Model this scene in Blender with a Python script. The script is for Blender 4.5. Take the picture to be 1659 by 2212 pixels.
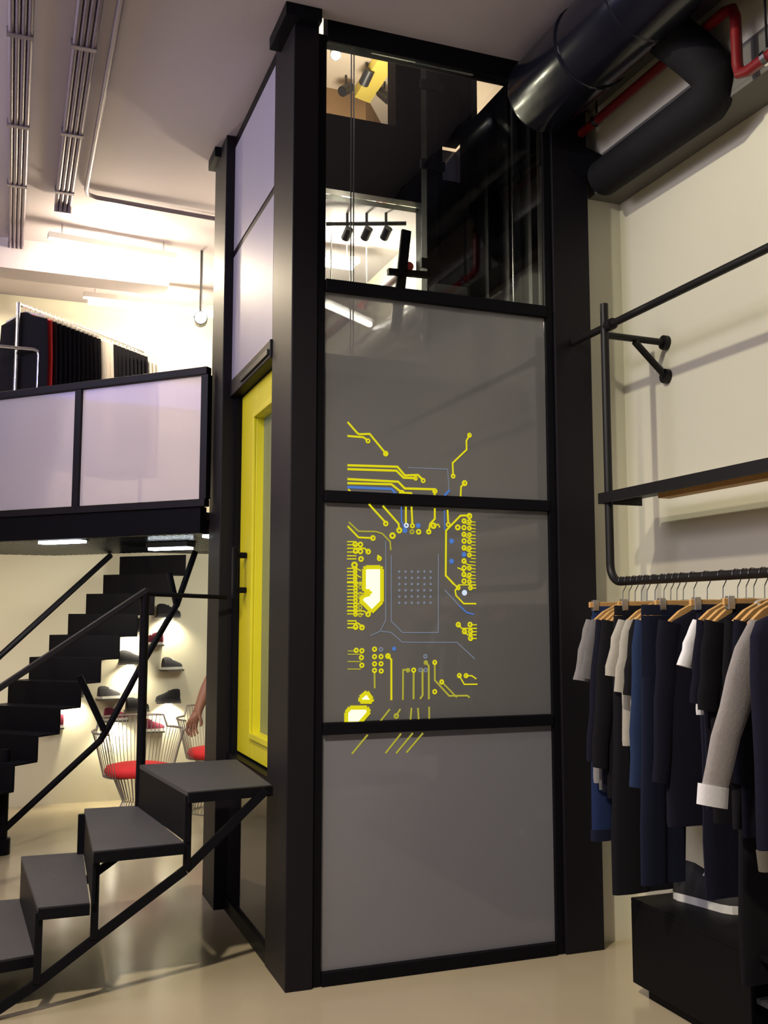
import bpy, bmesh, math, random
from mathutils import Vector, Matrix
PI = math.pi
random.seed(7)
S = bpy.context.scene
for o in list(bpy.data.objects): bpy.data.objects.remove(o)
COL = S.collection

# ------------------------------------------------------------------ camera
cam = bpy.data.cameras.new('camera'); co = bpy.data.objects.new('camera', cam); COL.objects.link(co)
cam.sensor_fit = 'VERTICAL'; cam.sensor_height = 36.0; cam.lens = 36.0*2150.0/2212.0
cam.clip_start = 0.05; cam.clip_end = 60
co.location = (0, 0, 1.5)
co.rotation_euler = (math.radians(90+6.1), 0, math.radians(-20.6))
S.camera = co
# ------------------------------------------------------------------ view
S.view_settings.view_transform = 'Standard'; S.view_settings.look = 'None'
S.view_settings.exposure = 0.0; S.view_settings.gamma = 1.0
S.view_settings.use_curve_mapping = False
# ------------------------------------------------------------------ world: added soft ambient fill, entering where the rear wall is left out
w = bpy.data.worlds.new('rear_ambient_fill'); S.world = w; w.use_nodes = True
w.node_tree.nodes['Background'].inputs[0].default_value = (0.66, 0.62, 0.74, 1)
w.node_tree.nodes['Background'].inputs[1].default_value = 0.27

def area(name, loc, target, size, power, col, sy=None, spread=PI):
    l = bpy.data.lights.new(name, 'AREA'); l.energy = power; l.color = col; l.size = size; l.spread = spread
    if sy: l.shape = 'RECTANGLE'; l.size_y = sy
    o = bpy.data.objects.new(name, l); COL.objects.link(o); o.location = loc
    o.rotation_euler = (Vector(target)-Vector(loc)).to_track_quat('-Z', 'Y').to_euler(); return o
def spot(name, loc, target, power, col, ang=60, blend=.6, rad=.04):
    l = bpy.data.lights.new(name, 'SPOT'); l.energy = power; l.color = col; l.spot_size = math.radians(ang); l.spot_blend = blend; l.shadow_soft_size = rad
    o = bpy.data.objects.new(name, l); COL.objects.link(o); o.location = loc
    o.rotation_euler = (Vector(target)-Vector(loc)).to_track_quat('-Z', 'Y').to_euler(); return o
def point(name, loc, power, col, rad=.05):
    l = bpy.data.lights.new(name, 'POINT'); l.energy = power; l.color = col; l.shadow_soft_size = rad
    o = bpy.data.objects.new(name, l); COL.objects.link(o); o.location = loc; return o
WARM = (1.0, .83, .58); WHITE = (1.0, .95, .88); COOL = (.80, .90, 1.0)
spot('track_light_on_right_wall', (0.1, 2.9, 4.1), (2.9, 3.0, 2.5), 195, (1.0, .94, .72), 78, .9, .05)
spot('track_light_on_floor', (-.6, 1.6, 4.1), (.6, 3.4, 0), 720, (1.0, .88, .68), 95, .9, .08)
area('duct_streak_fill', (-1.7, 4.9, 3.8), (2.3, 4.6, 3.6), 3.4, 24, (.96, .88, 1.0), .35)  # added strip light for the duct highlight and left-facing panels, no fixture there
area('blue_streak_fill', (-1.7, 4.9, 3.35), (2.3, 4.6, 3.3), 3.4, 7, (.10, .14, 1.0), .22)  # added blue light for the duct's blue streak, no display there
area('left_side_fill', (-3.2, 2.2, 3.95), (1.0, 4.2, 2.4), 1.6, 80, (.96, .87, 1.0))  # added unseen lavender fill for the shaft's left side and the ceiling
area('high_left_fill', (-2.2, 3.6, 4.1), (-.2, 4.6, 1.5), 1.2, 70, (.95, .86, 1.0))  # another added fill from high on the left, no fitting modelled
# mezzanine lighting
point('mezzanine_tube_glow', (.62, 7.0, 3.98), 58, WARM, .05)
point('mezzanine_tube_glow_rear', (1.1, 7.95, 3.9), 45, WARM, .05)
spot('mezzanine_wall_washer', (1.22, 7.1, 3.65), (1.5, 8.7, 3.2), 170, (1.0, .88, .66), 70, .7)
point('mezzanine_tube_glow_right', (2.1, 6.55, 3.95), 90, WARM, .05)
area('mezzanine_room_light', (-.8, 8.0, 4.05), (-.8, 8.0, 2), .8, 60, (1,.80,.52))
# ground-floor lights under the mezzanine
area('shoe_wall_light', (.4, 7.3, 1.98), (.8, 8.7, .7), .6, 22, (1.0, .92, .76))
area('stair_wall_light', (-1.0, 7.2, 1.95), (-.6, 8.7, 1.5), .5, 17, (1.0, .74, .45))
area('corner_light', (1.75, 7.4, 1.95), (1.7, 8.3, 1.0), .4, 14, (1.0, .93, .74))
# the storey above the lift shaft
area('upper_storey_light', (2.4, 6.9, 5.0), (2.6, 7.3, 6.2), .5, 40, (1.0, .86, .68))
point('upper_storey_lamp', (2.3, 7.2, 6.0), 6, WARM)
point('lift_cabin_lamp', (1.75, 4.9, 2.5), 9, (.85, 1.0, .92))
point('landing_lamp', (3.2, 5.0, 5.3), 8, (1.0, .82, .5))

# ------------------------------------------------------------------ materials
M = {}
def pbr(name, col, rough=.6, metal=0.0, bump=0, bscale=80, var=0, vscale=6, spec=.5, coat=0):
    m = bpy.data.materials.new(name); m.use_nodes = True; nt = m.node_tree; b = nt.nodes['Principled BSDF']
    c = (*col, 1); b.inputs['Base Color'].default_value = c
    b.inputs['Roughness'].default_value = rough; b.inputs['Metallic'].default_value = metal
    b.inputs['Specular IOR Level'].default_value = spec; b.inputs['Coat Weight'].default_value = coat
    tc = nt.nodes.new('ShaderNodeTexCoord')
    if var:
        n = nt.nodes.new('ShaderNodeTexNoise'); n.inputs['Scale'].default_value = vscale; n.inputs['Detail'].default_value = 5
        r = nt.nodes.new('ShaderNodeMix'); r.data_type = 'RGBA'
        r.inputs[6].default_value = tuple(max(0, x*(1-var)) for x in col)+(1,)
        r.inputs[7].default_value = tuple(min(1, x*(1+var)) for x in col)+(1,)
        nt.links.new(tc.outputs['Object'], n.inputs['Vector']); nt.links.new(n.outputs['Fac'], r.inputs[0])
        nt.links.new(r.outputs[2], b.inputs['Base Color'])
    if bump:
        n2 = nt.nodes.new('ShaderNodeTexNoise'); n2.inputs['Scale'].default_value = bscale; n2.inputs['Detail'].default_value = 4
        bp = nt.nodes.new('ShaderNodeBump'); bp.inputs['Strength'].default_value = bump; bp.inputs['Distance'].default_value = .01
        nt.links.new(tc.outputs['Object'], n2.inputs['Vector']); nt.links.new(n2.outputs['Fac'], bp.inputs['Height'])
        nt.links.new(bp.outputs['Normal'], b.inputs['Normal'])
    M[name] = m; return m
def emit(name, col, s):
    m = bpy.data.materials.new(name); m.use_nodes = True; nt = m.node_tree; nt.nodes.clear()
    e = nt.nodes.new('ShaderNodeEmission'); e.inputs[0].default_value = (*col, 1); e.inputs[1].default_value = s
    o = nt.nodes.new('ShaderNodeOutputMaterial'); nt.links.new(e.outputs[0], o.inputs[0]); M[name] = m; return m
def glassy(name, tint, clear, col=None, gl=.08, rough=.02, trans=.5, gmax=1.0):
    """pane: straight-through part + milky (diffuse/translucent) part + fresnel gloss"""
    m = bpy.data.materials.new(name); m.use_nodes = True; nt = m.node_tree; nt.nodes.clear(); N = nt.nodes.new; L = nt.links.new
    o = N('ShaderNodeOutputMaterial'); t = N('ShaderNodeBsdfTransparent'); t.inputs[0].default_value = (*tint, 1)
    base = t.outputs[0]
    if col:
        d = N('ShaderNodeBsdfDiffuse'); d.inputs[0].default_value = (*col, 1)
        tr = N('ShaderNodeBsdfTranslucent'); tr.inputs[0].default_value = (*col, 1)
        mx = N('ShaderNodeMixShader'); mx.inputs[0].default_value = trans; L(d.outputs[0], mx.inputs[1]); L(tr.outputs[0], mx.inputs[2])
        m2 = N('ShaderNodeMixShader'); m2.inputs[0].default_value = clear; L(mx.outputs[0], m2.inputs[1]); L(t.outputs[0], m2.inputs[2]); base = m2.outputs[0]
    g = N('ShaderNodeBsdfGlossy'); g.inputs['Roughness'].default_value = rough; g.inputs['Color'].default_value = (gmax, gmax, gmax, 1)
    lw = N('ShaderNodeFresnel'); lw.inputs['IOR'].default_value = 1.45
    f = N('ShaderNodeMixShader'); L(lw.outputs[0], f.inputs[0]); L(base, f.inputs[1]); L(g.outputs[0], f.inputs[2]); L(f.outputs[0], o.inputs[0])
    M[name] = m; return m
pbr('cream_paint', (.63, .61, .49), .75, var=.03, vscale=2, bump=.04, bscale=150)
pbr('white_paint', (.74, .72, .66), .75, var=.03, vscale=2)
pbr('ceiling_paint', (.47, .425, .46), .85, var=.03, vscale=1.5, bump=.05, bscale=120)
pbr('soffit_grey', (.115, .11, .10), .8, var=.05)
pbr('black_steel', (.005, .005, .007), .42, var=.15, vscale=30, bump=.03, spec=.06)
pbr('column_steel', (.006, .005, .008), .5, var=.1, vscale=20, bump=.02, spec=.22)
pbr('tread_steel', (.05, .048, .052), .6, bump=.25, bscale=260, var=.2, vscale=60)
pbr('grey_panel', (.27, .255, .33), .5, var=.03)
pbr('door_yellow', (.66, .60, .015), .38, var=.04)
pbr('chrome', (.7, .7, .72), .18, metal=1)
pbr('galvanised', (.55, .55, .55), .35, metal=1, var=.1, vscale=20)
pbr('dark_glossy_tray', (.004, .005, .008), .25, spec=.35)
pbr('duct_black', (.006, .006, .012), .2, var=.1)
pbr('insulation', (.008, .008, .010), .75, bump=.15, bscale=120, spec=.15)
pbr('pipe_red', (.15, .006, .008), .4)
pbr('conduit', (.17, .14, .17), .4, metal=.3, var=.1, vscale=40)
pbr('rack_black', (.010, .009, .010), .45, spec=.25)
pbr('wood', (.52, .30, .11), .5, var=.2, vscale=25)
pbr('plastic_dark', (.02, .02, .022), .4)
pbr('brown_wall', (.22, .13, .06), .8, var=.1)
pbr('upper_beige', (.62, .52, .40), .8)
pbr('beam_yellow', (.75, .60, .12), .6)
pbr('cabin_grey', (.16, .16, .17), .55, var=.05)
pbr('cushion_red', (.72, .025, .03), .8, bump=.1, bscale=200)
pbr('chair_wire', (.35, .33, .30), .4, metal=.5)
pbr('skin', (.34, .16, .09), .55, var=.06, vscale=15)
pbr('hair', (.02, .014, .01), .6)
pbr('cloth_white', (.72, .72, .78), .9, bump=.1, bscale=120)
pbr('box_black', (.004, .004, .005), .5, spec=.1)
pbr('box_top', (.03, .03, .033), .5, spec=.2)
pbr('sole_white', (.60, .60, .58), .6)
pbr('shoe_black', (.010, .010, .012), .75, bump=.1)
emit('tube_light', (1.0, .90, .72), 26)
emit('cool_tube', (.85, .93, 1.0), 14)
emit('spot_face', (1.0, .93, .80), 22)
emit('circuit_yellow', (.78, .70, .012), .92)
emit('circuit_dim', (.50, .46, .05), .8)
emit('circuit_blue', (.09, .22, .62), .85)
emit('circuit_white', (.75, .85, 1.0), .9)
emit('circuit_grey', (.19, .215, .27), 1.0)
emit('circuit_core', (1.0, .94, .42), 2.0)
glassy('clear_glass', (.86, .89, .90), 1.0)
glassy('frosted_glass', (.9, .9, .92), .30, (.27, .27, .285), trans=.35, rough=.05)
glassy('frosted_glass_low', (.9, .9, .95), .22, (.30, .30, .35), trans=.3, rough=.05)
glassy('railing_glass', (.97, .94, .98), .30, (.78, .74, .82), trans=.5, rough=.06)
glassy('door_glass', (.75, .85, .80), .35, (.25, .32, .30), trans=.4)
glassy('dark_glass', (.5, .5, .5), .3, (.03, .03, .035), trans=.2)
# polished concrete
m = pbr('floor_concrete', (.42, .355, .24), .3, var=.2, vscale=1.3, spec=.8)
nt = m.node_tree; b = nt.nodes['Principled BSDF']; tc = nt.nodes.new('ShaderNodeTexCoord'); n = nt.nodes.new('ShaderNodeTexNoise'); n.inputs['Scale'].default_value = 1.6; n.inputs['Detail'].default_value = 2
mr = nt.nodes.new('ShaderNodeMapRange'); mr.inputs[3].default_value = .13; mr.inputs[4].default_value = .22
nt.links.new(tc.outputs['Object'], n.inputs['Vector']); nt.links.new(n.outputs['Fac'], mr.inputs[0]); nt.links.new(mr.outputs[0], b.inputs['Roughness'])
def cloth(name, col, var=.12, vs=60): return pbr(name, col, .92, var=var, vscale=vs, bump=.12, bscale=140, spec=.2)

# ------------------------------------------------------------------ mesh helpers
class MB:
    def __init__(s): s.v = []; s.f = []; s.mi = []; s.k = 0
    def add(s, vs, fs):
        o = len(s.v); s.v += [tuple(p) for p in vs]
        for f in fs: s.f.append(tuple(i+o for i in f)); s.mi.append(s.k)
        return s
    def box(s, x0, x1, y0, y1, z0, z1):
        return s.add([(x0,y0,z0),(x1,y0,z0),(x1,y1,z0),(x0,y1,z0),(x0,y0,z1),(x1,y0,z1),(x1,y1,z1),(x0,y1,z1)],
                     [(3,2,1,0),(4,5,6,7),(0,1,5,4),(1,2,6,5),(2,3,7,6),(3,0,4,7)])
    def prism(s, poly, z0, z1):           # polygon in x,y
        n = len(poly)
        return s.add([(x,y,z0) for x,y in poly]+[(x,y,z1) for x,y in poly],
                     [tuple(range(n))[::-1], tuple(range(n,2*n))]+[(i,(i+1)%n,n+(i+1)%n,n+i) for i in range(n)])
    def hull8(s, lo, hi):                 # two quads of 3-D points
        return s.add(list(lo)+list(hi), [(3,2,1,0),(4,5,6,7)]+[(i,(i+1)%4,4+(i+1)%4,4+i) for i in range(4)])
    def slab(s, a, b, w, h, up=(0,0,1)):  # bar of w x h section between two points
        a = Vector(a); b = Vector(b); d = (b-a).normalized(); u = Vector(up)
        if abs(d.dot(u)) > .95: u = Vector((1,0,0))
        x = d.cross(u).normalized(); z = x.cross(d).normalized()
        q = lambda p: [p-x*w/2-z*h/2, p+x*w/2-z*h/2, p+x*w/2+z*h/2, p-x*w/2+z*h/2]
        return s.hull8(q(a), q(b))
    def tube(s, pts, r, n=12, cap=True, closed=False):
        pts = [Vector(p) for p in pts]; R = r if isinstance(r, (list, tuple)) else [r]*len(pts)
        N = len(pts); t0 = None; vs = []; x = None
        for i, p in enumerate(pts):
            if closed: t = (pts[(i+1)%N]-pts[i-1]).normalized()
            elif i == 0: t = (pts[1]-p).normalized()
            elif i == N-1: t = (p-pts[-2]).normalized()
            else: t = ((pts[i+1]-p).normalized()+(p-pts[i-1]).normalized()).normalized()
            if x is None:
                u = Vector((0,0,1)) if abs(t.z) < .9 else Vector((1,0,0)); x = t.cross(u).normalized()
            else: x = (x-t*x.dot(t)).normalized()
            y = t.cross(x)
            vs += [p+(x*math.cos(2*PI*k/n)+y*math.sin(2*PI*k/n))*R[i] for k in range(n)]
        fs = []
        for i in range(N if closed else N-1):
            j = (i+1) % N
            fs += [(i*n+k, i*n+(k+1)%n, j*n+(k+1)%n, j*n+k) for k in range(n)]
        if cap and not closed: fs += [tuple(range(n))[::-1], tuple((N-1)*n+k for k in range(n))]
        return s.add(vs, fs)
    def loft(s, rings, cap=True):
        n = len(rings[0]); vs = [p for r in rings for p in r]; fs = []
        for i in range(len(rings)-1): fs += [(i*n+k, i*n+(k+1)%n, (i+1)*n+(k+1)%n, (i+1)*n+k) for k in range(n)]
        if cap: fs += [tuple(range(n))[::-1], tuple((len(rings)-1)*n+k for k in range(n))]
        return s.add(vs, fs)
    def ball(s, c, rx, ry=None, rz=None, n=14, m=8):
        ry = ry or rx; rz = rz or rx; rings = []
        for i in range(m+1):
            a = -PI/2+PI*(i+.001)/(m+.002)
            rings.append([(c[0]+rx*math.cos(a)*math.cos(2*PI*k/n), c[1]+ry*math.cos(a)*math.sin(2*PI*k/n), c[2]+rz*math.sin(a)) for k in range(n)])
        return s.loft(rings)
    def build(s, name, mat, parent=None, smooth=False, bevel=0, kind=None, loc=None):
        me = bpy.data.meshes.new(name); me.from_pydata(s.v, [], s.f); me.validate()
        bm = bmesh.new(); bm.from_mesh(me); bmesh.ops.recalc_face_normals(bm, faces=bm.faces); bm.to_mesh(me); bm.free()
        mats = mat if isinstance(mat, (list, tuple)) else [mat]
        for q in mats: me.materials.append(M[q])
        if len(mats) > 1: me.polygons.foreach_set('material_index', s.mi[:len(me.polygons)])
        if smooth: me.polygons.foreach_set('use_smooth', [True]*len(me.polygons))
        o = bpy.data.objects.new(name, me); COL.objects.link(o)
        if parent:
            o.parent = parent; ml = Vector(parent.location)
            if parent.parent: ml = ml+Vector(parent.parent.location)
            if s.v and not getattr(s, 'local', False):
                me.transform(Matrix.Translation(-ml))
        if smooth:
            md = o.modifiers.new('edge_split', 'EDGE_SPLIT'); md.split_angle = math.radians(50)
        if bevel:
            bv = o.modifiers.new('bevel', 'BEVEL'); bv.width = bevel; bv.segments = 2; bv.limit_method = 'ANGLE'
        if kind: o['kind'] = kind
        return o
def tag(o, label=None, cat=None, group=None, kind=None):
    if label: o['label'] = label
    if cat: o['category'] = cat
    if group: o['group'] = group
    if kind: o['kind'] = kind
    return o
def thing(name, label, cat, loc=(0,0,0), group=None):
    o = bpy.data.objects.new(name, None); COL.objects.link(o); o.location = loc; o.empty_display_size = .1
    return tag(o, label, cat, group)
def B(x0,x1,y0,y1,z0,z1): return MB().box(x0,x1,y0,y1,z0,z1)
def T(pts, r, n=12): return MB().tube(pts, r, n)
def arc(c, r, a0, a1, n, ax='xy'):
    out = []
    for i in range(n+1):
        a = a0+(a1-a0)*i/n; u, v = r*math.cos(a), r*math.sin(a)
        out.append((c[0]+u, c[1]+v, c[2]) if ax == 'xy' else (c[0]+u, c[1], c[2]+v) if ax == 'xz' else (c[0], c[1]+u, c[2]+v))
    return out
def copy_tree(o, parent=None):
    c = o.copy(); COL.objects.link(c); c.parent = parent
    for ch in o.children: copy_tree(ch, c)
    return c

LINES=[('y',9,[(1.367,2.357),(1.411,2.312),(1.42,2.307),(1.469,2.312),(1.543,2.231)]),('y',9,[(1.367,2.296),(1.44,2.295),(1.458,2.283)]),('y',10,[(1.368,2.166),(1.601,2.172),(1.636,2.135),(1.7,2.14),(1.723,2.12)]),('y',10,[(1.368,2.149),(1.596,2.154),(1.63,2.124),(1.687,2.125)]),('y',10,[(1.368,2.105),(1.604,2.105),(1.636,2.076),(1.779,2.079),(1.782,2.041)]),('y',10,[(1.368,2.087),(1.572,2.092),(1.625,2.055),(1.667,2.056),(1.673,2.034)]),('b',11,[(1.368,2.07),(1.574,2.071),(1.59,2.053),(1.601,2.034)]),('y',8,[(1.371,2.06),(1.392,2.037)]),('y',8,[(1.957,2.338),(1.941,2.311),(1.942,2.27),(1.871,2.204),(1.873,2.147)]),('y',8,[(1.929,2.114),(1.912,2.096),(1.909,2.037)]),('b',10,[(1.853,2.077),(1.831,2.054),(1.828,2.038)]),('g',4,[(1.652,2.171),(1.846,2.174),(1.852,2.08)]),('y',9,[(1.467,1.998),(1.545,1.92)]),('y',9,[(1.532,1.993),(1.606,1.917),(1.609,1.892)]),('y',9,[(1.641,1.993),(1.641,1.92)]),('y',9,[(1.668,1.994),(1.672,1.919)]),('b',6,[(1.619,1.992),(1.62,1.93),(1.638,1.888)]),('y',9,[(1.781,1.991),(1.781,1.945),(1.758,1.922),(1.751,1.889)]),('y',6,[(1.775,1.914),(1.797,1.921),(1.805,1.908)]),('y',9,[(1.844,1.986),(1.847,1.927)]),('b',5,[(1.828,1.985),(1.83,1.897)]),('y',9,[(1.953,1.967),(1.908,1.964),(1.836,1.894),(1.833,1.691),(1.872,1.654)]),('y',10,[(1.509,1.774),(1.515,1.762)]),('d',7,[(1.374,1.916),(1.418,1.878),(1.498,1.879),(1.529,1.871),(1.566,1.836),(1.569,1.8)]),('y',8,[(1.369,1.898),(1.418,1.851),(1.482,1.85)]),('y',5,[(1.367,1.831),(1.408,1.832)]),('y',5,[(1.367,1.817),(1.408,1.818)]),('y',5,[(1.367,1.802),(1.408,1.803)]),('y',5,[(1.367,1.786),(1.408,1.787)]),('y',5,[(1.367,1.77),(1.408,1.77)]),('y',5,[(1.367,1.756),(1.408,1.757)]),('y',7,[(1.408,1.803),(1.446,1.804),(1.462,1.791)]),('y',5,[(1.367,1.715),(1.408,1.716)]),('y',5,[(1.408,1.716),(1.429,1.706)]),('y',5,[(1.367,1.701),(1.408,1.701)]),('y',5,[(1.367,1.686),(1.408,1.687)]),('y',5,[(1.408,1.687),(1.429,1.677)]),('y',5,[(1.367,1.672),(1.408,1.672)]),('y',5,[(1.367,1.657),(1.408,1.658)]),('y',5,[(1.408,1.658),(1.429,1.648)]),('y',4,[(1.953,1.939),(1.983,1.937)]),('y',4,[(1.961,1.924),(1.983,1.923)]),('y',5,[(1.926,1.94),(1.944,1.925),(1.964,1.924)]),('y',4,[(1.952,1.908),(1.983,1.906)]),('y',4,[(1.961,1.893),(1.983,1.892)]),('y',4,[(1.952,1.878),(1.983,1.876)]),('y',4,[(1.96,1.862),(1.983,1.861)]),('y',5,[(1.925,1.879),(1.943,1.863),(1.963,1.862)]),('y',4,[(1.952,1.847),(1.982,1.845)]),('y',4,[(1.96,1.832),(1.982,1.831)]),('y',4,[(1.951,1.817),(1.982,1.815)]),('y',4,[(1.96,1.801),(1.982,1.8)]),('y',5,[(1.925,1.818),(1.943,1.803),(1.962,1.801)]),('y',4,[(1.951,1.786),(1.982,1.784)]),('y',4,[(1.959,1.771),(1.982,1.77)]),('y',4,[(1.951,1.756),(1.981,1.754)]),('y',4,[(1.959,1.741),(1.981,1.739)]),('y',5,[(1.924,1.758),(1.942,1.742),(1.962,1.741)]),('y',4,[(1.95,1.726),(1.981,1.723)]),('y',4,[(1.959,1.71),(1.981,1.709)]),('y',4,[(1.95,1.695),(1.981,1.693)]),('y',4,[(1.958,1.68),(1.981,1.679)]),('y',5,[(1.923,1.697),(1.942,1.681),(1.961,1.68)]),('y',4,[(1.95,1.665),(1.98,1.663)]),('y',4,[(1.958,1.65),(1.98,1.648)]),('y',6,[(1.892,1.727),(1.906,1.722),(1.925,1.71)]),('y',7,[(1.864,1.659),(1.894,1.638),(1.879,1.626),(1.883,1.602),(1.921,1.566),(1.982,1.566)]),('y',5,[(1.894,1.65),(1.983,1.651)]),('y',5,[(1.955,1.637),(1.983,1.636)]),('g',5,[(1.828,1.626),(1.899,1.557)]),('b',6,[(1.899,1.557),(1.935,1.526),(1.971,1.518)]),('y',5,[(1.367,1.653),(1.408,1.653)]),('y',5,[(1.408,1.653),(1.441,1.653)]),('y',5,[(1.368,1.638),(1.408,1.638)]),('y',5,[(1.368,1.623),(1.408,1.624)]),('y',5,[(1.368,1.608),(1.408,1.609)]),('y',5,[(1.408,1.609),(1.442,1.608)]),('y',5,[(1.368,1.593),(1.408,1.594)]),('y',5,[(1.368,1.579),(1.408,1.579)]),('y',5,[(1.368,1.564),(1.408,1.564)]),('y',5,[(1.408,1.564),(1.442,1.563)]),('y',5,[(1.368,1.549),(1.409,1.549)]),('y',5,[(1.368,1.534),(1.409,1.534)]),('y',5,[(1.368,1.519),(1.409,1.519)]),('y',5,[(1.409,1.519),(1.442,1.518)]),('y',6,[(1.368,1.532),(1.442,1.532),(1.462,1.52)]),('y',6,[(1.37,1.489),(1.409,1.489)]),('y',6,[(1.37,1.477),(1.409,1.477)]),('y',6,[(1.37,1.46),(1.409,1.46)]),('y',7,[(1.406,1.482),(1.421,1.477),(1.435,1.463)]),('y',6,[(1.893,1.472),(1.91,1.455),(1.984,1.455)]),('y',6,[(1.923,1.441),(1.939,1.426),(1.982,1.426)]),('y',5,[(1.953,1.471),(1.984,1.471)]),('y',5,[(1.953,1.44),(1.984,1.44)]),('y',5,[(1.953,1.41),(1.983,1.41)]),('d',5,[(1.371,1.361),(1.409,1.36)]),('d',5,[(1.371,1.347),(1.432,1.346)]),('d',5,[(1.371,1.316),(1.432,1.315)]),('d',5,[(1.371,1.284),(1.43,1.283)]),('d',8,[(1.493,1.272),(1.494,1.201)]),('y',9,[(1.554,1.338),(1.571,1.321),(1.571,1.149)]),('d',8,[(1.652,1.275),(1.626,1.277),(1.625,1.148)]),('d',9,[(1.676,1.269),(1.675,1.15)]),('d',9,[(1.718,1.278),(1.718,1.164),(1.707,1.15)]),('d',9,[(1.734,1.309),(1.748,1.291),(1.748,1.147)]),('d',8,[(1.777,1.305),(1.777,1.228),(1.846,1.158),(1.934,1.157),(1.945,1.149)]),('d',7,[(1.81,1.221),(1.882,1.151)]),('y',6,[(1.896,1.245),(1.92,1.207),(1.984,1.206)]),('y',6,[(1.929,1.245),(1.958,1.244),(1.979,1.23)]),('d',8,[(1.563,1.108),(1.519,1.058)]),('d',8,[(1.665,1.11),(1.66,1.058)]),('d',8,[(1.696,1.109),(1.699,1.057)]),('d',8,[(1.749,1.112),(1.749,1.055)]),('d',8,[(1.612,1.107),(1.594,1.081)]),('d',8,[(1.473,1.097),(1.44,1.063)]),('d',8,[(1.461,1.003),(1.392,0.928)]),('d',8,[(1.615,1.002),(1.545,0.924)]),('d',8,[(1.67,1.002),(1.594,0.921)]),('d',8,[(1.718,1.0),(1.642,0.922)]),('g',4,[(1.571,1.776),(1.571,1.488),(1.624,1.438),(1.795,1.437),(1.798,1.786)]),('g',4,[(1.545,1.839),(1.545,1.492),(1.519,1.444),(1.473,1.425)]),('g',4,[(1.524,1.444),(1.571,1.439),(1.623,1.396),(1.886,1.393),(1.974,1.318)])]
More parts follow.
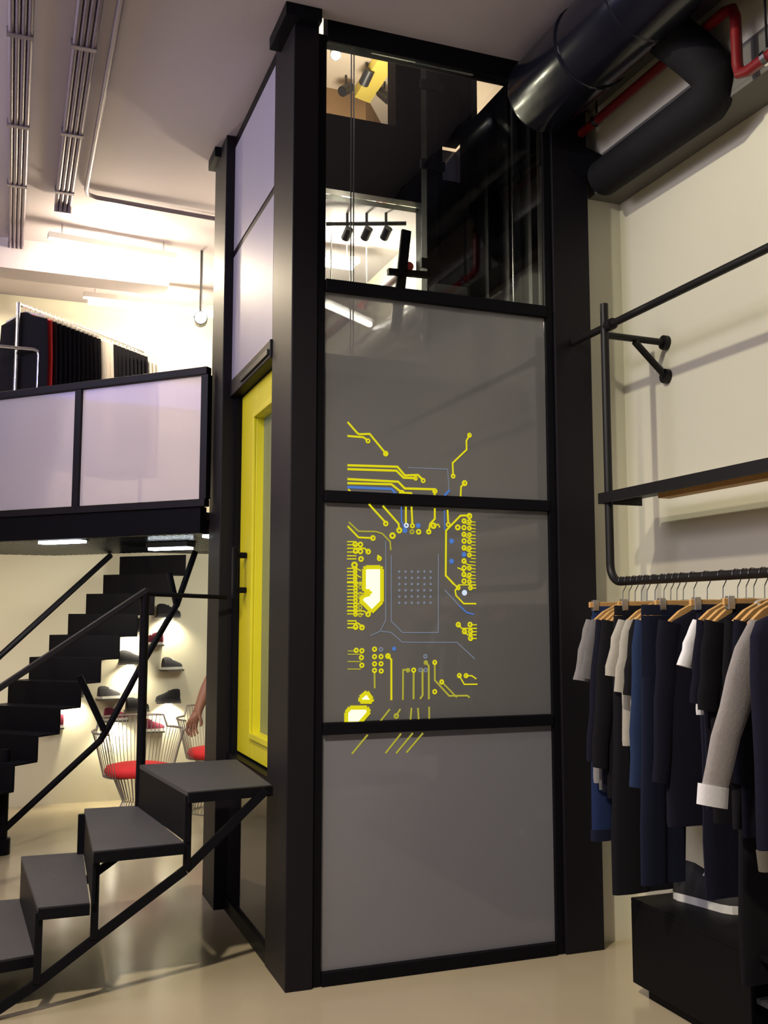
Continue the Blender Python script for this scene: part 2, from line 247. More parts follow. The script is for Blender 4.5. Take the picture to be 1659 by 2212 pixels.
PADS=[('y',11,0,(1.545,2.228)),('y',10,1,(1.461,2.28)),('y',10,1,(1.725,2.116)),('y',9,1,(1.688,2.124)),('y',11,1,(1.782,2.071)),('y',12,1,(1.622,2.055)),('y',10,1,(1.873,2.144)),('y',10,1,(1.957,2.338)),('y',12,1,(1.93,2.114)),('y',11,1,(1.545,1.916)),('y',12,1,(1.609,1.888)),('w',10,1,(1.643,1.911)),('y',10,1,(1.672,1.91)),('y',13,1,(1.774,1.914)),('y',11,1,(1.751,1.886)),('y',10,1,(1.847,1.921)),('y',12,1,(1.953,1.964)),('y',13,1,(1.577,1.863)),('d',10,1,(1.67,1.883)),('y',11,1,(1.702,1.884)),('y',12,1,(1.894,1.91)),('y',10,1,(1.515,1.761)),('b',10,0,(1.7,1.912)),('b',10,0,(1.636,1.888)),('b',10,0,(1.863,1.847)),('b',10,0,(1.924,1.788)),('b',10,0,(1.862,1.756)),('y',11,1,(1.485,1.85)),('y',11,1,(1.403,1.82)),('y',11,1,(1.427,1.82)),('y',11,1,(1.405,1.791)),('y',11,1,(1.427,1.79)),('y',11,1,(1.43,1.757)),('y',11,1,(1.463,1.79)),('y',13,1,(1.4,1.73)),('y',9,1,(1.403,1.716)),('y',9,1,(1.403,1.701)),('y',9,1,(1.403,1.687)),('y',9,1,(1.403,1.672)),('y',9,1,(1.403,1.658)),('y',11,1,(1.926,1.94)),('y',10,1,(1.953,1.939)),('y',11,1,(1.925,1.91)),('y',10,1,(1.952,1.908)),('y',11,1,(1.925,1.879)),('y',10,1,(1.952,1.878)),('y',11,1,(1.925,1.849)),('y',10,1,(1.952,1.847)),('y',11,1,(1.925,1.818)),('y',10,1,(1.951,1.817)),('y',10,1,(1.951,1.786)),('y',11,1,(1.924,1.758)),('y',11,1,(1.924,1.727)),('y',10,1,(1.95,1.726)),('y',11,1,(1.923,1.697)),('y',10,1,(1.95,1.695)),('y',11,1,(1.923,1.667)),('y',10,1,(1.95,1.665)),('y',10,1,(1.894,1.637)),('y',10,1,(1.955,1.637)),('w',11,0,(1.925,1.615)),('y',9,1,(1.405,1.651)),('d',9,1,(1.427,1.65)),('y',9,1,(1.405,1.636)),('d',9,1,(1.427,1.635)),('y',9,1,(1.405,1.621)),('y',9,1,(1.405,1.606)),('d',9,1,(1.427,1.605)),('y',9,1,(1.405,1.591)),('d',9,1,(1.427,1.59)),('y',9,1,(1.405,1.576)),('y',9,1,(1.405,1.561)),('d',9,1,(1.427,1.56)),('y',9,1,(1.405,1.547)),('d',9,1,(1.427,1.545)),('y',9,1,(1.405,1.532)),('y',9,1,(1.405,1.517)),('d',9,1,(1.427,1.515)),('y',11,1,(1.463,1.518)),('y',11,1,(1.406,1.463)),('y',11,1,(1.435,1.461)),('y',11,1,(1.893,1.472)),('y',11,1,(1.951,1.472)),('y',11,1,(1.953,1.441)),('y',11,1,(1.923,1.441)),('y',11,1,(1.953,1.411)),('y',10,1,(1.409,1.363)),('y',10,1,(1.435,1.361)),('y',10,1,(1.433,1.332)),('y',10,1,(1.435,1.299)),('y',10,1,(1.493,1.367)),('y',10,1,(1.493,1.335)),('y',10,1,(1.523,1.335)),('y',10,1,(1.493,1.304)),('y',10,1,(1.523,1.304)),('y',10,1,(1.493,1.276)),('y',10,1,(1.524,1.273)),('g',9,1,(1.523,1.366)),('b',8,0,(1.584,1.368)),('y',11,1,(1.555,1.337)),('d',9,1,(1.649,1.274)),('y',10,1,(1.676,1.274)),('g',9,1,(1.708,1.274)),('g',9,1,(1.733,1.273)),('g',9,1,(1.732,1.333)),('d',9,1,(1.734,1.306)),('y',10,1,(1.777,1.306)),('y',10,1,(1.81,1.22)),('y',10,1,(1.776,1.178)),('y',10,1,(1.896,1.246)),('y',10,1,(1.929,1.245)),('d',11,1,(1.594,1.079)),('g',5,0,(1.609,1.705)),('g',5,0,(1.639,1.705)),('g',5,0,(1.669,1.706)),('g',5,0,(1.699,1.706)),('g',5,0,(1.729,1.707)),('g',5,0,(1.759,1.707)),('g',5,0,(1.609,1.678)),('g',5,0,(1.639,1.678)),('g',5,0,(1.669,1.678)),('g',5,0,(1.699,1.679)),('g',5,0,(1.729,1.679)),('g',5,0,(1.759,1.68)),('g',5,0,(1.609,1.65)),('g',5,0,(1.639,1.65)),('g',5,0,(1.669,1.651)),('g',5,0,(1.698,1.651)),('g',5,0,(1.729,1.651)),('g',5,0,(1.759,1.652)),('g',5,0,(1.609,1.623)),('g',5,0,(1.639,1.623)),('g',5,0,(1.668,1.623)),('g',5,0,(1.698,1.623)),('g',5,0,(1.728,1.624)),('g',5,0,(1.759,1.624)),('g',5,0,(1.609,1.595)),('g',5,0,(1.639,1.595)),('g',5,0,(1.668,1.596)),('g',5,0,(1.698,1.596)),('g',5,0,(1.728,1.596)),('g',5,0,(1.758,1.596)),('g',5,0,(1.609,1.568)),('g',5,0,(1.639,1.568)),('g',5,0,(1.668,1.568)),('g',5,0,(1.698,1.568)),('g',5,0,(1.728,1.569)),('g',5,0,(1.758,1.569))]
BLOBS=[('Y',[(1.444,1.714),(1.452,1.721),(1.519,1.723),(1.527,1.715),(1.527,1.572),(1.48,1.528),(1.426,1.579),(1.442,1.597),(1.472,1.606),(1.472,1.618),(1.444,1.618)]),('Y',[(1.428,1.145),(1.428,1.163),(1.458,1.185),(1.481,1.154),(1.481,1.143)]),('Y',[(1.365,1.055),(1.365,1.101),(1.382,1.121),(1.458,1.119),(1.469,1.1),(1.424,1.053)])]

# ================================================================== SETTING
B(-6, 3.1, -4, 9.0, -.1, 0).build('floor', 'floor_concrete', kind='structure')
c = MB()
for q in ((-6,1.11,-4,9.0),(1.11,2.6,-4,4.068),(1.11,2.6,5.60,9.0),(2.6,3.1,-4,9.0)): c.box(*q, 4.2, 4.5)
c.build('ceiling', 'ceiling_paint', kind='structure')
B(2.845, 3.0, -4, 4.15, 0, 4.2).build('wall_right', 'cream_paint', kind='structure')
B(2.605, 3.0, 4.15, 4.3, 0, 4.2).build('wall_back', 'cream_paint', kind='structure')
B(-6, 3.1, 8.7, 8.85, 0, 4.2).build('wall_far', 'cream_paint', kind='structure')
B(-6.1, -6, -4, 8.85, 0, 4.2).build('wall_left', 'white_paint', kind='structure')
B(2.62, 2.72, 4.3, 8.7, 0, 4.2).build('wall_side', 'cream_paint', kind='structure')
s = MB(); s.box(2.66, 2.845, -3, 4.15, 3.6, 3.62); s.build('trim_1', 'soffit_grey', kind='structure')
B(2.66, 2.68, -3, 4.15, 3.621, 3.78).build('trim_2', 'soffit_grey', kind='structure')
B(2.66, 2.68, -3, 4.15, 3.781, 4.2).build('trim_3', 'cream_paint', kind='structure')
B(-6, 1.04, 7.36, 7.6, 3.98, 4.2).build('trim_4', 'ceiling_paint', kind='structure')
# the storey above, seen through the open top of the shaft
B(1.0, 6, 5.6, 10.5, 6.2, 6.3).build('ceiling_upper', 'upper_beige', kind='structure')
MB().prism([(.5,8.05),(2.85,8.05),(4.6,10.5),(4.55,10.6),(2.8,8.15),(.5,8.15)], 4.5, 6.2).build('wall_upper', 'brown_wall', kind='structure')
B(3.4, 3.5, 4.0, 8.0, 4.5, 6.2).build('wall_upper_right', 'upper_beige', kind='structure')
bm_ = MB().hull8([(2.71,7.95,6.10),(2.87,8.0,6.10),(2.85,6.9,6.10),(2.69,6.9,6.10)], [(2.71,7.95,6.19),(2.87,8.0,6.19),(2.85,6.9,6.19),(2.69,6.9,6.19)])
t = thing('ceiling_beam', 'yellow ceiling beam seen through the top of the lift shaft', 'beam', (2.8,7.4,6.1))
bm_.build('beam', 'beam_yellow', t)

# ================================================================== LIFT SHAFT
sh = thing('lift_shaft', 'tall black steel framed lift shaft with frosted glass front and yellow door', 'lift', (1.85, 4.8, 0))
def col(x0,x1,y0,y1,cap):
    p = B(x0,x1,y0,y1,0,4.2).build('column', 'column_steel', sh, bevel=.004)
    B(cap[0],cap[1],cap[2],cap[3],4.14,4.199).build('cap_plate', 'black_steel', p)
    return p
c1 = col(1.10,1.215,4.06,4.40,(1.045,1.21,4.0,4.30))
col(1.05,1.15,5.30,5.62,(1.015,1.12,5.46,5.66))
col(2.40,2.60,4.06,4.145,(2.36,2.62,4.02,4.148))
col(2.44,2.60,5.45,5.62,(2.40,2.618,5.40,5.655))
B(1.216,1.256,4.075,4.14,0,4.13).build('frame_stile', 'black_steel', sh, bevel=.003)
B(2.36,2.399,4.075,4.14,0,4.13).build('frame_stile', 'black_steel', sh, bevel=.003)
for z0,z1 in ((0.0,.055),(1.012,1.062),(2.0,2.05),(2.935,2.99),(4.10,4.25)):
    B(1.257,2.359,4.066,4.14,z0,z1).build('rail', 'black_steel', sh, bevel=.003)
for nm,mat,z0,z1 in (('glass_panel','frosted_glass_low',.056,1.011),('glass_panel','frosted_glass',1.063,1.999),('glass_panel','frosted_glass',2.051,2.934),('glass_panel','clear_glass',2.991,4.099)):
    g = B(1.257,2.359,4.09,4.098,z0,z1).build(nm, mat, sh)
    if mat == 'clear_glass': g['label'] = 'clear glass top panel'
    else: g['label'] = 'frosted grey glass panel'
    for o_ in (0,):
        if mat == 'clear_glass': continue
        # glowing circuit-board graphic on this pane
        cm = MB(); order = ['y','d','b','w','g','Y']
        def inside(pts): z = sum(p[1] for p in pts)/len(pts); return z0-.03 < z < z1+.035
        yy = 4.0885
        def disc(x, z, r, r0, k):
            n = 12; cm.k = order.index(k); oy = yy-.0002*(cm.k == 0)
            o2 = [(x+r*math.cos(2*PI*i/n), oy, z+r*math.sin(2*PI*i/n)) for i in range(n)]
            if r0: 
                i2 = [(x+r0*math.cos(2*PI*i/n), oy, z+r0*math.sin(2*PI*i/n)) for i in range(n)]
                cm.add(o2+i2, [(i,(i+1)%n,n+(i+1)%n,n+i) for i in range(n)])
            else: cm.add(o2, [tuple(range(n))])
        for k,wd,pts in LINES:
            if not inside(pts): continue
            cm.k = order.index(k); h = wd*.00050
            for a,b in zip(pts,pts[1:]):
                dx,dz = b[0]-a[0], b[1]-a[1]; ln = math.hypot(dx,dz) or 1; nx,nz = -dz/ln*h, dx/ln*h; ex,ez = dx/ln*h*.4, dz/ln*h*.4
                cm.add([(a[0]-ex+nx,yy,a[1]-ez+nz),(b[0]+ex+nx,yy,b[1]+ez+nz),(b[0]+ex-nx,yy,b[1]+ez-nz),(a[0]-ex-nx,yy,a[1]-ez-nz)], [(0,1,2,3)])
        for k,r,h,p in PADS:
            if inside([p]): disc(p[0], p[1], r*.00118, r*.00045 if h else 0, k)
        for k,pts in BLOBS:
            if not inside(pts): continue
            cm.k = 5; cm.add([(x,yy-.0003,z) for x,z in pts], [tuple(range(len(pts)))])
            cm.k = 0
            for a,b in zip(pts, pts[1:]+pts[:1]):
                dx,dz = b[0]-a[0], b[1]-a[1]; ln = math.hypot(dx,dz) or 1; nx,nz = -dz/ln*.009, dx/ln*.009
                cm.add([(a[0]+nx,yy-.0006,a[1]+nz),(b[0]+nx,yy-.0006,b[1]+nz),(b[0]-nx,yy-.0006,b[1]-nz),(a[0]-nx,yy-.0006,a[1]-nz)], [(0,1,2,3)])
        if cm.v:
            q = cm.build('circuit_graphic', ['circuit_yellow','circuit_dim','circuit_blue','circuit_white','circuit_grey','circuit_core'], g)
            q['label'] = 'glowing yellow and blue circuit board lines'
# left (door) face
B(1.10,1.13,4.401,5.299,3.53,4.13).build('side_panel', 'grey_panel', sh)
B(1.10,1.13,4.401,5.299,2.79,3.49).build('side_panel', 'grey_panel', sh)
B(1.105,1.135,4.401,5.299,3.491,3.529).build('side_rail', 'column_steel', sh)
B(1.10,1.19,4.401,5.299,4.131,4.19).build('side_rail', 'black_steel', sh)
hd = B(1.09,1.20,4.401,5.299,2.70,2.789).build('door_header', 'column_steel', sh, bevel=.004)
MB().box(1.080,1.0895,4.42,5.0,2.72,2.745).build('door_closer', 'plastic_dark', hd)
B(1.12,1.20,5.25,5.299,.80,2.699).build('door_jamb', 'black_steel', sh)
B(1.105,1.20,4.401,5.299,.72,.80).build('side_rail', 'black_steel', sh)
B(1.12,1.135,4.401,5.299,.07,.719).build('side_glass', 'dark_glass', sh)
B(1.105,1.15,4.401,5.299,.0,.069).build('side_rail', 'black_steel', sh)
dr = MB(); y0,y1,z0,z1 = 4.402,5.249,.81,2.695; gy0,gy1,gz0,gz1 = 4.47,4.91,.94,2.52
dr.box(1.15,1.20,gy1,y1,z0,z1).box(1.15,1.20,y0,gy0,z0,z1).box(1.15,1.20,gy0,gy1,gz1,z1).box(1.15,1.20,gy0,gy1,z0,gz0)
d = dr.build('door', 'door_yellow', sh, bevel=.004); d['label'] = 'bright yellow door with a tall window'
fr = MB(); fr.box(1.135,1.1495,gy1,gy1+.03,gz0-.03,gz1+.03).box(1.135,1.1495,gy0,gy1,gz1,gz1+.03).box(1.135,1.1495,gy0,gy1,gz0-.03,gz0)
fr.build('glazing_bead', 'door_yellow', d, bevel=.003)
B(1.19,1.198,gy0,gy1,gz0,gz1).build('door_glass', 'door_glass', d)
hb = MB(); hb.box(1.075,1.10,5.06,5.11,1.60,1.87).box(1.10,1.1495,5.07,5.10,1.63,1.66).box(1.10,1.1495,5.07,5.10,1.81,1.84)
hb.build('door_handle', 'black_steel', d, bevel=.006)
B(1.21,1.24,4.60,4.85,1.98,2.50).build('notice_plate', 'grey_panel', d)
# back and right faces, ring beams
rb = B(1.16,2.439,5.45,5.60,4.05,4.52).build('ring_beam', 'black_steel', sh)
B(2.13,2.60,5.46,5.60,4.521,5.6).build('back_panel', 'black_steel', sh)
B(2.32,2.439,5.46,5.60,0,4.049).build('back_panel', 'black_steel', sh)
B(1.16,2.319,5.50,5.508,.1,4.04).build('back_glass', 'clear_glass', sh)
rw = MB(); rw.box(2.56,2.60,4.16,5.449,0,4.55).box(2.56,2.60,4.16,4.75,4.551,5.6).box(2.56,2.60,5.28,5.449,4.551,5.6)
rw.build('side_wall_panel', 'black_steel', sh)
for y in (4.45,4.7,4.95,5.2): B(2.50,2.559,y,y+.035,.1,4.4).build('wall_rail', 'black_steel', sh)
# guide rail, cables, door operator arms inside
B(2.02,2.085,4.72,4.80,.05,4.9).build('guide_rail', 'column_steel', sh, bevel=.003)
for z in (3.35,3.9,4.35): B(1.98,2.12,4.70,4.719,z,z+.05).build('rail_clamp', 'column_steel', sh)
for x in (1.60,1.615): T([(x,4.75,2.75),(x,4.75,5.4)], .0035, 6).build('hoist_cable', 'galvanised', sh)
T([(2.28,4.2,3.031),(2.28,4.2,4.1)], .025).build('hydraulic_pipe', 'dark_glossy_tray', sh, smooth=True)
MB().slab((1.80,4.62,2.95),(1.86,4.62,3.50),.05,.02,(0,1,0)).slab((1.75,4.60,3.26),(1.98,4.60,3.27),.03,.03).build('lever_arm', 'black_steel', sh)
MB().box(1.83,2.24,4.18,4.26,2.995,3.03).box(1.83,2.0,4.18,4.26,3.03,3.075).build('door_operator', 'soffit_grey', sh, bevel=.006)
# cabin
cb = MB(); cb.box(1.30,2.22,4.42,4.45,.85,2.62).box(2.19,2.22,4.45,5.35,.85,2.62).box(1.30,2.22,5.32,5.35,.85,2.62)
cab = cb.build('cabin', 'cabin_grey', sh)
B(1.27,2.25,4.38,5.38,2.62,2.74).build('cabin_roof', 'black_steel', cab)
B(1.27,2.25,4.38,5.38,.74,.85).build('cabin_floor', 'black_steel', cab)
B(1.86,1.93,4.414,4.419,2.45,2.61).build('warning_tab', 'beam_yellow', cab)

# ================================================================== SMALL STAIR TO THE LIFT DOOR
st = thing('lift_steps', 'short black steel steps climbing to a landing at the yellow lift door', 'steps', (.5, 4.6, 0))
treads = [([(.71,4.15),(1.07,4.20),(1.095,5.01),(.62,4.99)],.8), ([(.345,4.13),(.70,4.16),(.625,5.04),(.375,5.05)],.6),
          ([(.15,4.16),(.34,4.16),(.375,5.05),(.10,5.06)],.4), ([(-.13,4.20),(.16,4.26),(.10,5.10),(-.16,5.10)],.2)]
for i,(pl,z) in enumerate(treads):
    tr = MB().prism(pl, z-.018, z).build('tread', 'tread_steel', st)
    a,b = pl[0],pl[1]
    MB().slab((a[0],a[1]-.012,z-.022),(b[0],b[1]-.012,z-.022),.02,.04).build('tread_lip', 'black_steel', tr)
    # riser plate below the tread's left edge
    d0,d3 = pl[0],pl[3]
    MB().hull8([(d0[0],d0[1],z-.2),(d0[0]+.012,d0[1],z-.2),(d3[0]+.012,d3[1],z-.2),(d3[0],d3[1],z-.2)],
               [(d0[0],d0[1],z-.019),(d0[0]+.012,d0[1],z-.019),(d3[0]+.012,d3[1],z-.019),(d3[0],d3[1],z-.019)]).build('riser', 'black_steel', st)
for y in (4.17,5.02):
    MB().slab((-.05,y,0.0),(.16,y,.12),.02,.034).slab((.16,y,.12),(.38,y,.27),.02,.034).slab((.38,y,.27),(.71,y,.49),.02,.034).slab((.71,y,.49),(1.04,y,.785),.02,.034).build('stringer', 'black_steel', st)
    for x,z0,z1 in ((.715,.49,.78),(.36,.26,.58),(.155,.12,.38)):
        B(x-.014,x+.014,y-.014,y+.014,z0,z1).build('strut', 'black_steel', st)
T([(.63,5.03,.60),(.63,5.03,1.62)], .022).build('post', 'black_steel', st, smooth=True)
MB().slab((.64,5.03,1.64),(-.30,5.03,.985),.045,.03).build('handrail', 'column_steel', st, bevel=.005)
T([(.64,5.03,1.62),(1.07,5.2,1.61)], .011).build('guard_bar', 'black_steel', st)

# ================================================================== MEZZANINE
D = Vector((-.7071,.7071,0)); A0 = Vector((1.045,5.515,0)); NB = Vector((.7071,.7071,0))
def E(t, n=0, z=0): p = A0+D*t+NB*n; return (p.x, p.y, z)
mz = thing('mezzanine_deck', 'dark mezzanine deck with ribbed metal underside left of the lift', 'mezzanine', (0,7,2.0))
pl = [E(.1,0)[:2], E(3.6,0)[:2], (-1.5,8.69), (2.61,8.69), (2.61,5.7), (1.16,5.7)]
MB().prism(pl, 2.06, 2.10).build('deck_plate', 'column_steel', mz)
MB().slab(E(.07,.02,2.05), E(3.6,.02,2.05), .06, .15).build('edge_beam', 'black_steel', mz)
# ribbed sheet under the deck
rm = MB(); N = 120
for i in range(N):
    t0 = .12+3.28*i/N; t1 = t0+3.28/N; nm_ = lambda q: min(1.75, (8.68-5.515-.7071*q)/.7071); h = .018 if i % 2 else 0
    a = E(t0,.06); b = E(t1,.06)
    rm.hull8([(*a[:2],2.035-h),(*b[:2],2.035-h),(*E(t1,nm_(t1))[:2],2.035-h),(*E(t0,nm_(t0))[:2],2.035-h)], [(*a[:2],2.059),(*b[:2],2.059),(*E(t1,nm_(t1))[:2],2.059),(*E(t0,nm_(t0))[:2],2.059)])
rm.build('ribbed_sheet', 'dark_glossy_tray', mz)
def ulamp(x, y, l, label):
    t = thing('strip_light', label, 'light', (x,y,1.985), 'strip lights under the mezzanine')
    d = D*(l/2)
    MB().slab((x-d.x,y-d.y,1.998),(x+d.x,y+d.y,1.998),.10,.035).build('housing', 'plastic_dark', t)
    MB().slab((x-d.x*.95,y-d.y*.95,1.972),(x+d.x*.95,y+d.y*.95,1.972),.07,.016).build('diffuser', 'cool_tube', t)
ulamp(.30,6.50,.34,'bright strip light under the mezzanine, left one of three'); ulamp(1.02,6.85,.34,'bright strip light under the mezzanine above the top stair'); ulamp(1.10,5.72,.12,'short bright strip light under the mezzanine next to the lift column')
# glass railing
rl = thing('glass_railing', 'mezzanine railing with frosted glass panels in a dark steel frame', 'railing', E(1,0,2.13))
MB().slab(E(.035,.0,2.90), E(3.4,0,2.90), .05, .045).build('top_rail', 'column_steel', rl, bevel=.004)
MB().slab(E(.035,.0,2.145), E(3.4,0,2.145), .05, .04).build('bottom_rail', 'column_steel', rl)
for t_ in (.05,.965,1.93,2.9): MB().slab(E(t_,0,2.166), E(t_,0,2.876), .045, .045, (D.x,D.y,0)).build('railing_post', 'column_steel', rl)
for a,b in ((.075,.94),(.99,1.905),(1.955,2.875)): MB().slab(E(a,0,2.522),E(b,0,2.522),.008,.705).build('glass_panel', 'railing_glass', rl)

# ================================================================== BIG STAIR UNDER THE MEZZANINE
bs = thing('staircase', 'long dark staircase of folded steel steps climbing behind the lift to the mezzanine', 'staircase', (.3,7.6,0))
U = Vector((.7071,.7071,0)); P = Vector((.7071,-.7071,0))
top = Vector((1.09,8.32,2.012)); go, rise, hw = .197, .159, .33
for k in range(12):
    c = top-U*go*k; z = top.z-rise*k
    if z < .1: break
    a = c+P*hw; b = c-P*hw; e = U*(go+.01); f = U*.012
    if k: MB().hull8([(q.x,q.y,z-.012) for q in (a,b,b+e,a+e)], [(q.x,q.y,z) for q in (a,b,b+e,a+e)]).build('tread', 'black_steel', bs)
    MB().hull8([(q.x,q.y,z-rise) for q in (a,b,b+f,a+f)], [(q.x,q.y,z-(.0121 if k else 0)) for q in (a,b,b+f,a+f)]).build('riser', 'black_steel', bs)
T([(-.06,7.50,1.22),(.75,8.21,2.0)], .022).build('handrail', 'black_steel', bs, smooth=True)
T([(-.92,6.75,.38),(-.06,7.50,1.22)], .022).build('handrail', 'black_steel', bs, smooth=True)
T([(-.03,7.0,.10),(.61,7.0,.69),(.64,7.0,.75)], .022).build('stringer', 'black_steel', bs)
T([(.64,7.0,.74),(.46,7.0,1.12)], .022).build('brace', 'black_steel', bs)
T([(.64,7.0,.74),(.86,7.05,1.16),(1.12,7.15,1.60),(1.25,7.2,1.98)], .022).build('brace', 'black_steel', bs)
T([(1.12,7.15,1.58),(1.06,7.15,1.82)], .022).build('brace', 'black_steel', bs)
T([(.02,7.0,.10),(.02,7.0,.66)], .03).build('leg', 'black_steel', bs)
T([(.02,7.0,.0),(.02,7.0,.10)], .05).build('foot', 'black_steel', bs)

# ================================================================== CLOTHES RAIL ON THE MEZZANINE
R0 = Vector((-.01,6.82,0)); RD = Vector((.7071,.7071,0))
mr = thing('clothes_rack', 'chrome clothes rack packed with dark garments on the mezzanine', 'clothes rack', (.45,7.26,2.1))
def rp(t, z, n=0): p = R0+RD*t+Vector((-.7071,.7071,0))*n; return (p.x, p.y, z)
T([rp(0,2.1), rp(0,3.57)], .014).build('post', 'chrome', mr, smooth=True)
T([rp(1.30,2.1), rp(1.30,3.55)], .014).build('post', 'rack_black', mr, smooth=True)
T([rp(0,3.56), rp(1.30,3.56)], .012).build('rail', 'chrome', mr, smooth=True)
T([(-.12,6.75,3.246),(.095,6.75,3.246),(.12,6.75,3.236),(.127,6.75,3.21),(.127,6.75,2.10)], .013).build('side_frame', 'chrome', mr, smooth=True)
T([(-.6,6.75,3.246),(-.12,6.75,3.246)], .013).build('side_frame', 'chrome', mr, smooth=True)
def cloth_loft(levels, n=20, ph=0, amp=.006):
    """levels: (cx, z, half width x, half depth y)"""
    rings = []
    for i,(cx,z,hx,hy) in enumerate(levels):
        r = []
        for k in range(n):
            a = 2*PI*k/n; ca, sa = math.cos(a), math.sin(a)
            rr = amp*math.sin(3*a+ph+i*.25)+amp*.6*math.sin(7*a+ph*2)
            r.append((cx+(hx+rr)*math.copysign(abs(ca)**.8, ca), (hy+rr*.5)*math.copysign(abs(sa)**.7, sa), z))
        rings.append(r)
    return rings
for nm,cc in (('dark_cloth',(.006,.0055,.009)),('navy_cloth',(.008,.008,.022)),('navy_jersey',(.006,.006,.016)),('marl_grey',(.20,.19,.20)),('marl_dark',(.13,.125,.135)),('light_marl',(.36,.34,.31)),
              ('denim_blue',(.016,.030,.085)),('denim_mid',(.012,.024,.085)),('denim_dark',(.006,.008,.024)),('sweat_grey',(.30,.28,.29)),('red_cloth',(.5,.03,.03)),('shirt_pale',(.7,.66,.6)),('camo_cloth',(.12,.11,.09))):
    cloth(nm, cc)
dk = MB(); dk.local = True
dk.loft(cloth_loft([(0,3.515,.03,.012),(0,3.49,.07,.014),(0,3.45,.20,.016),(0,3.2,.215,.017),(0,2.55,.225,.018)], 16, 1.0, .003))
hg = MB(); hg.local = True
hg.tube([(0,0,3.58),(.008,0,3.575),(.008,0,3.555),(0,0,3.525)], .003, 6).slab((-.17,0,3.475),(0,0,3.525),.012,.014).slab((0,0,3.525),(.17,0,3.475),.012,.014)
proto_g = {}
def mezz_item(kind, bm, mat, t, label, cat, group, first={}):
    if kind not in first:
        o = bm.build(kind if kind != 'pale' and kind != 'red' else 'hanging_garment', mat); first[kind] = o
    else:
        o = first[kind].copy(); COL.objects.link(o)
    p = R0+RD*t; o.location = (p.x, p.y, 0); o.rotation_euler = (0,0,math.radians(-45))
    return tag(o, label, cat, group)
ts = [.05+.0435*i for i in range(28)]
for i,t_ in enumerate(ts):
    zs = 0
    if i == 1: o = mezz_item('red', dk, 'red_cloth', t_, 'red garment near the chrome post of the mezzanine clothes rack', 'garment', None)
    elif 13 <= i <= 15: o = mezz_item('pale', dk, 'shirt_pale', t_, 'pale garment in the light gap among dark clothes on the mezzanine rack', 'garment', 'pale garments on the mezzanine rack')
    elif i >= 25: o = mezz_item('pale', dk, 'shirt_pale', t_, 'pale beige garment at the far right end of the mezzanine rack', 'garment', 'beige garments at the end of the mezzanine rack')
    else: o = mezz_item('hanging_garment', dk, 'dark_cloth', t_, 'dark garment in the tightly packed row on the mezzanine rack', 'garment', 'dark garments on the mezzanine rack')
    o.name = 'hanging_garment'
    h = mezz_item('coat_hanger', hg, 'shirt_pale', t_+.016, 'pale coat hanger in the packed row on the mezzanine rack', 'hanger', 'hangers on the mezzanine rack')

# mezzanine lamps
def tube_lamp(a, b, label):
    a = Vector(a); b = Vector(b); t = thing('tube_lamp', label, 'light', tuple((a+b)/2)); d = (b-a).normalized()
    T([a+Vector((0,0,-.0)), b], .022).build('tube', 'tube_light', t, smooth=True)
    MB().slab(a-d*.04+Vector((0,0,.05)), b+d*.04+Vector((0,0,.05)), .07, .04).build('fitting', 'white_paint', t)
    for q in (a+d*.05, b-d*.05): T([q+Vector((0,0,.07)), (q.x,q.y,4.199)], .006, 6).build('hanger_rod', 'chrome', t)
tube_lamp((.20,6.95,4.05),(1.0,7.05,4.05),'glaring tube lamp on the mezzanine ceiling by the grey conduits')
tube_lamp((.5,7.95,3.98),(1.6,7.95,3.98),'glaring tube lamp on the mezzanine ceiling behind the beam')
tube_lamp((1.75,6.62,4.03),(2.25,6.62,4.03),'glaring tube lamp seen through the clear lift glass')
tube_lamp((1.95,6.30,3.62),(2.38,6.62,3.62),'slanting tube lamp seen through the frosted lift glass')
def spot_head(loc, aim, label, r=.045, l=.13, lit=True, group=None, ztop=4.199, name='spotlight'):
    t = thing(name, label, 'spotlight', loc, group); p = Vector(loc); d = (Vector(aim)-p).normalized()
    T([p-d*l*.5, p+d*l*.5], r, 16).build('lamp_housing', 'plastic_dark', t, smooth=True)
    T([p+d*(l*.5+.001), p+d*(l*.5+.006)], r*.85, 16).build('lamp_face', 'spot_face' if lit else 'plastic_dark', t)
    T([(p.x,p.y,p.z+r*.9), (p.x,p.y,ztop)], .010, 8).build('stem', 'plastic_dark', t)
spot_head((1.24,7.12,3.68),(1.15,6.6,3.6),'white-lit spotlight above the mezzanine railing',.05,.16)
for i,(x,y) in enumerate(((2.03,6.10),(2.15,6.05),(2.27,6.0))):
    spot_head((x,y,4.06),(x-.1,y+.6,3.6),('left','middle','right')[i]+' one of three small dark spotlights seen through the lift glass',.03,.08,False,'spotlights seen through the lift glass')
T([(1.9,6.16,4.13),(2.4,5.96,4.13)], .014).build('lighting_track', 'plastic_dark'); tag(bpy.data.objects['lighting_track'],'dark lighting track above three small spotlights, seen through the lift glass','lighting track')
for loc,aim,lit,lb in (((2.33,7.32,6.08),(2.2,6.9,5.7),True,'bright white spotlight on the upper ceiling, top left in the lift opening'),((2.68,7.55,6.07),(2.6,7.9,5.8),False,'dark spotlight beside the yellow ceiling beam'),
                   ((2.93,7.78,6.07),(3.1,7.6,5.8),False,'dark spotlight right of the yellow ceiling beam'),((2.58,7.80,6.07),(2.4,7.7,5.9),False,'dark spotlight left of the yellow ceiling beam near the brown wall')):
    spot_head(loc, aim, lb, .045, .13, lit, None, 6.199)
T([(2.3,5.66,3.72),(2.3,8.6,3.76)], .03).build('sprinkler_pipe', 'pipe_red', smooth=True); tag(bpy.data.objects['sprinkler_pipe'],'red pipe behind the lift, seen through its glass','pipe')
